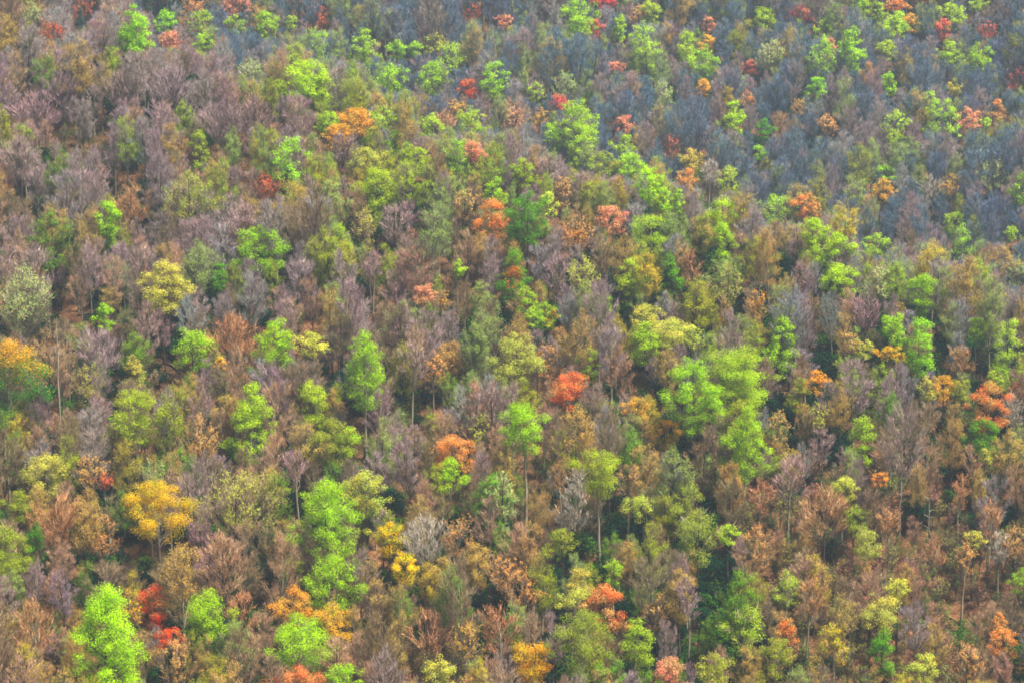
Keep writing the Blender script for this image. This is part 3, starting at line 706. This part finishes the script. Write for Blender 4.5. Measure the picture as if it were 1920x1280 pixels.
# ------------------------------------------------------------------ what is past counting: the rest of the woods, and the undergrowth
def scatter(name, label, source, pts):
    """one object of points, a mesh tree or shrub standing on each (geometry nodes)"""
    lib = bpy.data.collections.new(name + '_source')
    for j, me in enumerate(source):
        o = bpy.data.objects.new('%s_source_%02d' % (name, j), me); lib.objects.link(o)
    me = bpy.data.meshes.new(name); n = len(pts)
    me.vertices.add(n); me.vertices.foreach_set('co', np.array([p['co'] for p in pts], np.float32).ravel())
    def put(an, kind, field, vals): me.attributes.new(an, kind, 'POINT').data.foreach_set(field, vals)
    put('which', 'INT', 'value', np.array([p['j'] for p in pts], np.int32))
    put('size', 'FLOAT_VECTOR', 'vector', np.array([p['s'] for p in pts], np.float32).ravel())
    put('turn', 'FLOAT_VECTOR', 'vector', np.array([(0, 0, p['rz']) for p in pts], np.float32).ravel())
    for an in ('tint', 'twig', 'bark'):
        put({'tint': 'tint', 'twig': 'twig_tint', 'bark': 'bark_tint'}[an], 'FLOAT_COLOR', 'color', np.array([(*p[an], 1) for p in pts], np.float32).ravel())
    put('tint_two', 'FLOAT_COLOR', 'color', np.array([(*p['tint'], 1) for p in pts], np.float32).ravel())
    ob = bpy.data.objects.new(name, me); COL.objects.link(ob)
    ng = bpy.data.node_groups.new(name, 'GeometryNodeTree')
    ng.interface.new_socket('Geometry', in_out='INPUT', socket_type='NodeSocketGeometry'); ng.interface.new_socket('Geometry', in_out='OUTPUT', socket_type='NodeSocketGeometry')
    N = ng.nodes.new; L = ng.links.new
    gi, go = N('NodeGroupInput'), N('NodeGroupOutput')
    mp = N('GeometryNodeMeshToPoints'); iop = N('GeometryNodeInstanceOnPoints'); ci = N('GeometryNodeCollectionInfo')
    ci.inputs['Collection'].default_value = lib; ci.inputs['Separate Children'].default_value = True; ci.inputs['Reset Children'].default_value = True
    def na(an, kind):
        a = N('GeometryNodeInputNamedAttribute'); a.data_type = kind; a.inputs['Name'].default_value = an; return a.outputs['Attribute']
    iop.inputs['Pick Instance'].default_value = True
    L(gi.outputs[0], mp.inputs[0]); L(mp.outputs[0], iop.inputs['Points']); L(ci.outputs[0], iop.inputs['Instance'])
    L(na('which', 'INT'), iop.inputs['Instance Index']); L(na('size', 'FLOAT_VECTOR'), iop.inputs['Scale'])
    e2r = N('FunctionNodeEulerToRotation'); L(na('turn', 'FLOAT_VECTOR'), e2r.inputs[0]); L(e2r.outputs[0], iop.inputs['Rotation'])
    L(iop.outputs[0], go.inputs[0])
    md = ob.modifiers.new(name, 'NODES'); md.node_group = ng
    ob['kind'] = 'stuff'; ob['label'] = label
    return ob

src = [joined_mesh(tp, c) for tp, c in protos['bare']] + [joined_mesh(tp, c) for tp, c in protos['bud']]
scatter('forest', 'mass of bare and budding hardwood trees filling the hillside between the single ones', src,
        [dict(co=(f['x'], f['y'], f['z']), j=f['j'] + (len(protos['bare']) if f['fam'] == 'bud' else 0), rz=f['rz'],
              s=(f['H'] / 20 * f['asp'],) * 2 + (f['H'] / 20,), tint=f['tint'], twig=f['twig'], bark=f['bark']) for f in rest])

shr = [shrub_parts(8000, 2.2, 3.4), shrub_parts(8001, 2.8, 3.0), shrub_parts(8002, 1.8, 3.8)]
sap = [tree_parts(8100 + j, 5.5, 2.6, 3.8, 'rvo'[j], 34, .22, bare=22, twig_w=.035) for j in range(3)]
und = []
for yy in np.arange(322, 920, 2.5):
    for xx in np.arange(-245, 245, 2.5):
        if yy > 560 and rng.random() < .45: continue
        x = xx + rng.uniform(-1.7, 1.7); y = yy + rng.uniform(-1.7, 1.7)
        bx, by, d = project((x, y, float(ground_z(x, y))))
        if bx < -200 or bx > PW + 200 or by < -60 or by > PH + 200: continue
        patch_ = math.sin(x / 17.0 + 2 * math.sin(y / 29.0)) * math.cos(y / 19.0 - x / 41.0) + .35 * math.sin(x / 7 + y / 5)
        u = rng.random()
        open_ = any(((bx - cx) / (ca * 1.2)) ** 2 + ((by - cy) / (cb_ * 1.3)) ** 2 < 1 for cx, cy, ca, cb_ in CLEAR)
        if open_ and u > .12: continue
        z = float(ground_z(x, y)); s = float(rng.uniform(.6, 1.3))
        if patch_ > (-.7 if bx > 1150 and by < 700 else .25 if bx > 1400 and by > 930 else -.25) and u < .72:
            s *= 1.35
            und.append(dict(co=(x, y, z), j=int(rng.integers(0, 3)), rz=float(rng.uniform(0, 6.28)), s=(s, s, s), tint=jit(lin((22, 62, 40) if rng.random() < .72 else (66, 106, 28), K_ALB), rng, .1), twig=TWIG_BROWN, bark=BARK_DARK))
        elif u < (.9 if bx > 1350 and by > 900 else .55):
            c = [(176, 132, 92), (120, 140, 56), (150, 150, 70), (96, 130, 50), (170, 120, 100)][int(rng.integers(0, 5))]
            und.append(dict(co=(x, y, z), j=3 + int(rng.integers(0, 3)), rz=float(rng.uniform(0, 6.28)), s=(s, s, s), tint=jit(lin(c, K_ALB), rng, .1), twig=lin((120, 96, 80), K_ALB), bark=BARK_GREY))
scatter('undergrowth', 'low evergreen shrubs and saplings covering the forest floor', [joined_mesh(*p) for p in shr + sap], und)

# ------------------------------------------------------------------ dark evergreen shrubs, dead snags, fallen logs
shrub_meshes = [(build_mesh('stems', p[0][0], [p[0][1]], [MAT_BARK]), build_mesh('foliage', p[1][0], [p[1][1]], [MAT_LEAF], [0], p[1][4], p[1][5])) for p in (shrub_parts(8200, 4.2, 5.2, 60, .34), shrub_parts(8201, 5.0, 4.6, 60, .34))]
SHRUBS = [(150, 330), (175, 335), (395, 480), (445, 705), (600, 700), (710, 800), (735, 775), (650, 745), (240, 835), (1350, 880), (1370, 840), (1460, 925), (1475, 945), (1215, 1080), (1230, 1060),
          (885, 1060), (905, 1050), (860, 725), (830, 700), (730, 470), (760, 500), (1560, 335), (1500, 335), (1735, 480), (1490, 800), (1030, 950), (255, 1010), (1560, 1060), (65, 880), (700, 900), (1720, 985), (540, 880)]
bp_ = pixel_ground([s[0] for s in SHRUBS], [s[1] for s in SHRUBS])
for i, (s, b) in enumerate(zip(SHRUBS, bp_)):
    r = np.random.default_rng(400 + i); sc_ = float(r.uniform(.85, 1.25))
    e = thing('evergreen_shrub', b, float(r.uniform(0, 6.28)), (sc_, sc_, sc_ * float(r.uniform(.9, 1.2))))
    tint = jit(lin((26, 76, 54), K_ALB), r, .1)
    for n_, me in zip(('stem', 'foliage'), shrub_meshes[i % 2]):
        p = part(n_, me, e); tints(p, tint, TWIG_BROWN, BARK_DARK)
    e['category'] = 'shrub'; pxm = FPX / project(b)[2]
    register(e, s[0], s[1] - 2 * pxm, 'evergreen_shrub', 'dark teal-green evergreen', '')

def snag(px, py_base, py_top, lean, label, pale, seed):
    b = pixel_ground(px, py_base)[0]; pxm = FPX / project(b)[2]; H = (py_base - py_top) / pxm; r = np.random.default_rng(seed)
    e = thing('dead_snag', b)
    z = np.linspace(-.6, H, 7); P = np.stack([lean * z + r.normal(0, .07, 7), r.normal(0, .07, 7), z], 1)[None]
    tv = tubes(P, np.interp(z, [-.6, H * .8, H], [.24, .13, .05])[None], 7)
    p = part('trunk', build_mesh('trunk', tv[0], [tv[1]], [MAT_BARK]), e); tints(p, pale, pale, pale)
    for j in range(6):
        zz = H * r.uniform(.45, .97); a = r.uniform(0, 6.28); L = r.uniform(.6, 1.7)
        s0 = np.array([np.interp(zz, z, P[0, :, 0]), np.interp(zz, z, P[0, :, 1]), zz]); d = np.array([math.cos(a), math.sin(a) * .5, r.uniform(-.1, .7)]) * L
        bv = tubes(np.stack([s0, s0 + d * .5 + (0, 0, .1), s0 + d])[None], np.array([[.09, .06, .02]]), 5)
        p = part('branch', build_mesh('branch', bv[0], [bv[1]], [MAT_BARK]), e); tints(p, pale, pale, pale)
    e['category'] = 'dead tree'; e['label'] = label; e['group'] = 'dead standing trunks'
snag(113, 815, 600, 0.0, 'tall white dead snag with broken limbs above the orange-topped tree on the left', lin((206, 190, 172), .4), 1)
snag(1686, 1005, 888, 0.0, 'straight pale dead pole standing among brown trees at lower right', lin((200, 182, 160), .4), 2)
snag(1490, 1065, 930, .12, 'thin grey leaning dead trunk beside the bare litter patch at lower right', lin((150, 144, 128), .5), 3)
snag(1741, 1060, 930, -.02, 'grey dead trunk with forked stubs right of the straight pale pole', lin((150, 142, 128), .5), 4)

def log(px, py, L, ang, label, rad, colr, seed):
    b = pixel_ground(px, py)[0]; r = np.random.default_rng(seed)
    d = np.array([math.cos(ang), math.sin(ang)]); s = np.linspace(-L / 2, L / 2, 7)
    xy = b[:2] + s[:, None] * d; zz = ground_z(xy[:, 0], xy[:, 1]) + rad * .8 + .12
    P = np.concatenate([xy, zz[:, None]], 1) - b
    tv = tubes(P[None], (rad * np.interp(s, [-L / 2, L / 2], [1, .45]))[None], 8)
    V, F = tv; n0 = len(V); V = np.concatenate([V, P[[0, -1]]])      # closed ends
    caps = [[n0, (j + 1) % 8, j] for j in range(8)] + [[n0 + 1, 48 + j, 48 + (j + 1) % 8] for j in range(8)]
    e = thing('fallen_log', b)
    p = part('trunk', build_mesh('trunk', V, [F, np.array(caps)], [MAT_BARK]), e); tints(p, colr, colr, colr)
    for j in range(2):
        q = P[2 + 2 * j]; dd = np.array([-d[1], d[0], 1.2]) * r.uniform(.4, .9)
        bv = tubes(np.stack([q, q + dd * .5, q + dd])[None], np.array([[.08, .05, .02]]), 5)
        p = part('branch_stub', build_mesh('branch_stub', bv[0], [bv[1]], [MAT_BARK]), e); tints(p, colr, colr, colr)
    e['category'] = 'log'; e['label'] = label; e['group'] = 'fallen logs on the leaf litter'
log(318, 682, 9, -.9, 'dark fallen log on brown litter beside the lime tree with a pale trunk', .26, lin((96, 80, 66), .6), 1)
log(330, 690, 7, -.6, 'shorter dark fallen log lying just right of another on brown litter', .2, lin((104, 86, 70), .6), 2)
log(168, 590, 5, .15, 'grey log lying level on brown litter beyond the white dead snag', .2, lin((140, 128, 112), .5), 3)
log(1495, 962, 8, -.8, 'dark log lying across the bare litter patch at lower right', .24, lin((110, 80, 62), .6), 4)
log(1590, 417, 11, .35, 'long pale fallen log in the shaded hollow on the right', .28, lin((206, 190, 176), .62), 5)
log(1545, 1016, 7, -.5, 'dark fallen log below the pinkish bare dome tree at lower right', .22, lin((98, 76, 62), .6), 6)
log(1786, 1162, 7, -.9, 'broken brown log on steep litter near the lower right edge', .22, lin((150, 106, 80), .6), 7)
log(75, 1232, 10, -.4, 'dark log sloping down the litter left of the huge lime tree', .25, lin((90, 74, 62), .6), 8)

# ------------------------------------------------------------------ labels: each tree told by its look and by a landmark tree near it
LMS = [(r_['x'], r_['y'], r_['lm'][1], r_) for r_ in records if r_['lm']]
DIRS = ['right of', 'lower right of', 'below', 'lower left of', 'left of', 'upper left of', 'above', 'upper right of']
NOUN = {'conifer_tree': '', 'evergreen_shrub': 'shrub'}
groups = {}
for r_ in records:
    if r_['lm']: r_['o']['label'] = r_['lm'][0]; continue
    best = sorted(((l[0] - r_['x']) ** 2 + (l[1] - r_['y']) ** 2, j) for j, l in enumerate(LMS))[0]
    l = LMS[best[1]]
    a = math.atan2(r_['y'] - l[1], r_['x'] - l[0]); s_ = int(round(a / (math.pi / 4))) % 8
    own = ' '.join(w for w in (r_['size'], r_['words'], NOUN.get(r_['kind'], 'tree')) if w)
    groups.setdefault((own, best[1], s_), []).append((best[0], r_))
ORD = ['nearest', 'second', 'third', 'fourth', 'fifth', 'sixth', 'seventh', 'eighth', 'ninth', 'tenth', 'eleventh', 'twelfth', 'thirteenth', 'fourteenth', 'fifteenth']
for (own, j, s_), v in groups.items():
    v.sort(key=lambda q: q[0])
    for n_, (_, r_) in enumerate(v):
        o_ = ORD[min(n_, 14)] + ' ' if len(v) > 1 else ''
        r_['o']['label'] = f'{o_}{own} {DIRS[s_]} {LMS[j][2]}'
GROUP = {'bare_tree': 'bare hardwood trees on the slope', 'budding_tree': 'budding hardwood trees on the slope', 'evergreen_shrub': 'evergreen shrubs under the trees'}
for r_ in records: r_['o']['group'] = GROUP.get(r_['kind'], r_['kind'].replace('_', ' ') + 's in leaf on the slope')

# ------------------------------------------------------------------ the air between
def make_haze():
    lo, hi = (-3100, -700, -160), (3100, 5100, 0)
    zt = float(ground_z(np.linspace(-3000, 3000, 60)[None], np.linspace(-600, 5000, 90)[:, None]).max()) + 6
    zb = float(min(ground_z(np.linspace(-3000, 3000, 60)[None], np.linspace(-600, 5000, 90)[:, None]).min(), 0)) - 1.5
    V = np.array([(x, y, z) for z in (zb, zt) for y in (lo[1], hi[1]) for x in (lo[0], hi[0])], float)
    F = np.array([[0, 2, 3, 1], [4, 5, 7, 6], [0, 1, 5, 4], [2, 6, 7, 3], [0, 4, 6, 2], [1, 3, 7, 5]])
    m, nt, out = node_mat('haze')
    pv = nt.nodes.new('ShaderNodeVolumePrincipled'); pv.inputs['Density Attribute'].default_value = ''
    pv.inputs['Color'].default_value = (*HAZE_COL, 1); pv.inputs['Density'].default_value = HAZE; pv.inputs['Anisotropy'].default_value = 0.25
    nt.links.new(pv.outputs[0], out.inputs['Volume'])
    o = bpy.data.objects.new('haze', build_mesh('haze', V, [F], [m])); COL.objects.link(o)
    o['kind'] = 'stuff'; o['label'] = 'thin blue spring haze hanging over the whole hillside'
make_haze()
print('TRIS', sum(len(m.loops) - 2 * len(m.polygons) for m in bpy.data.meshes))
print('TREES', len(keys), 'single', len(single), 'rest', len(rest), 'undergrowth', len(und))
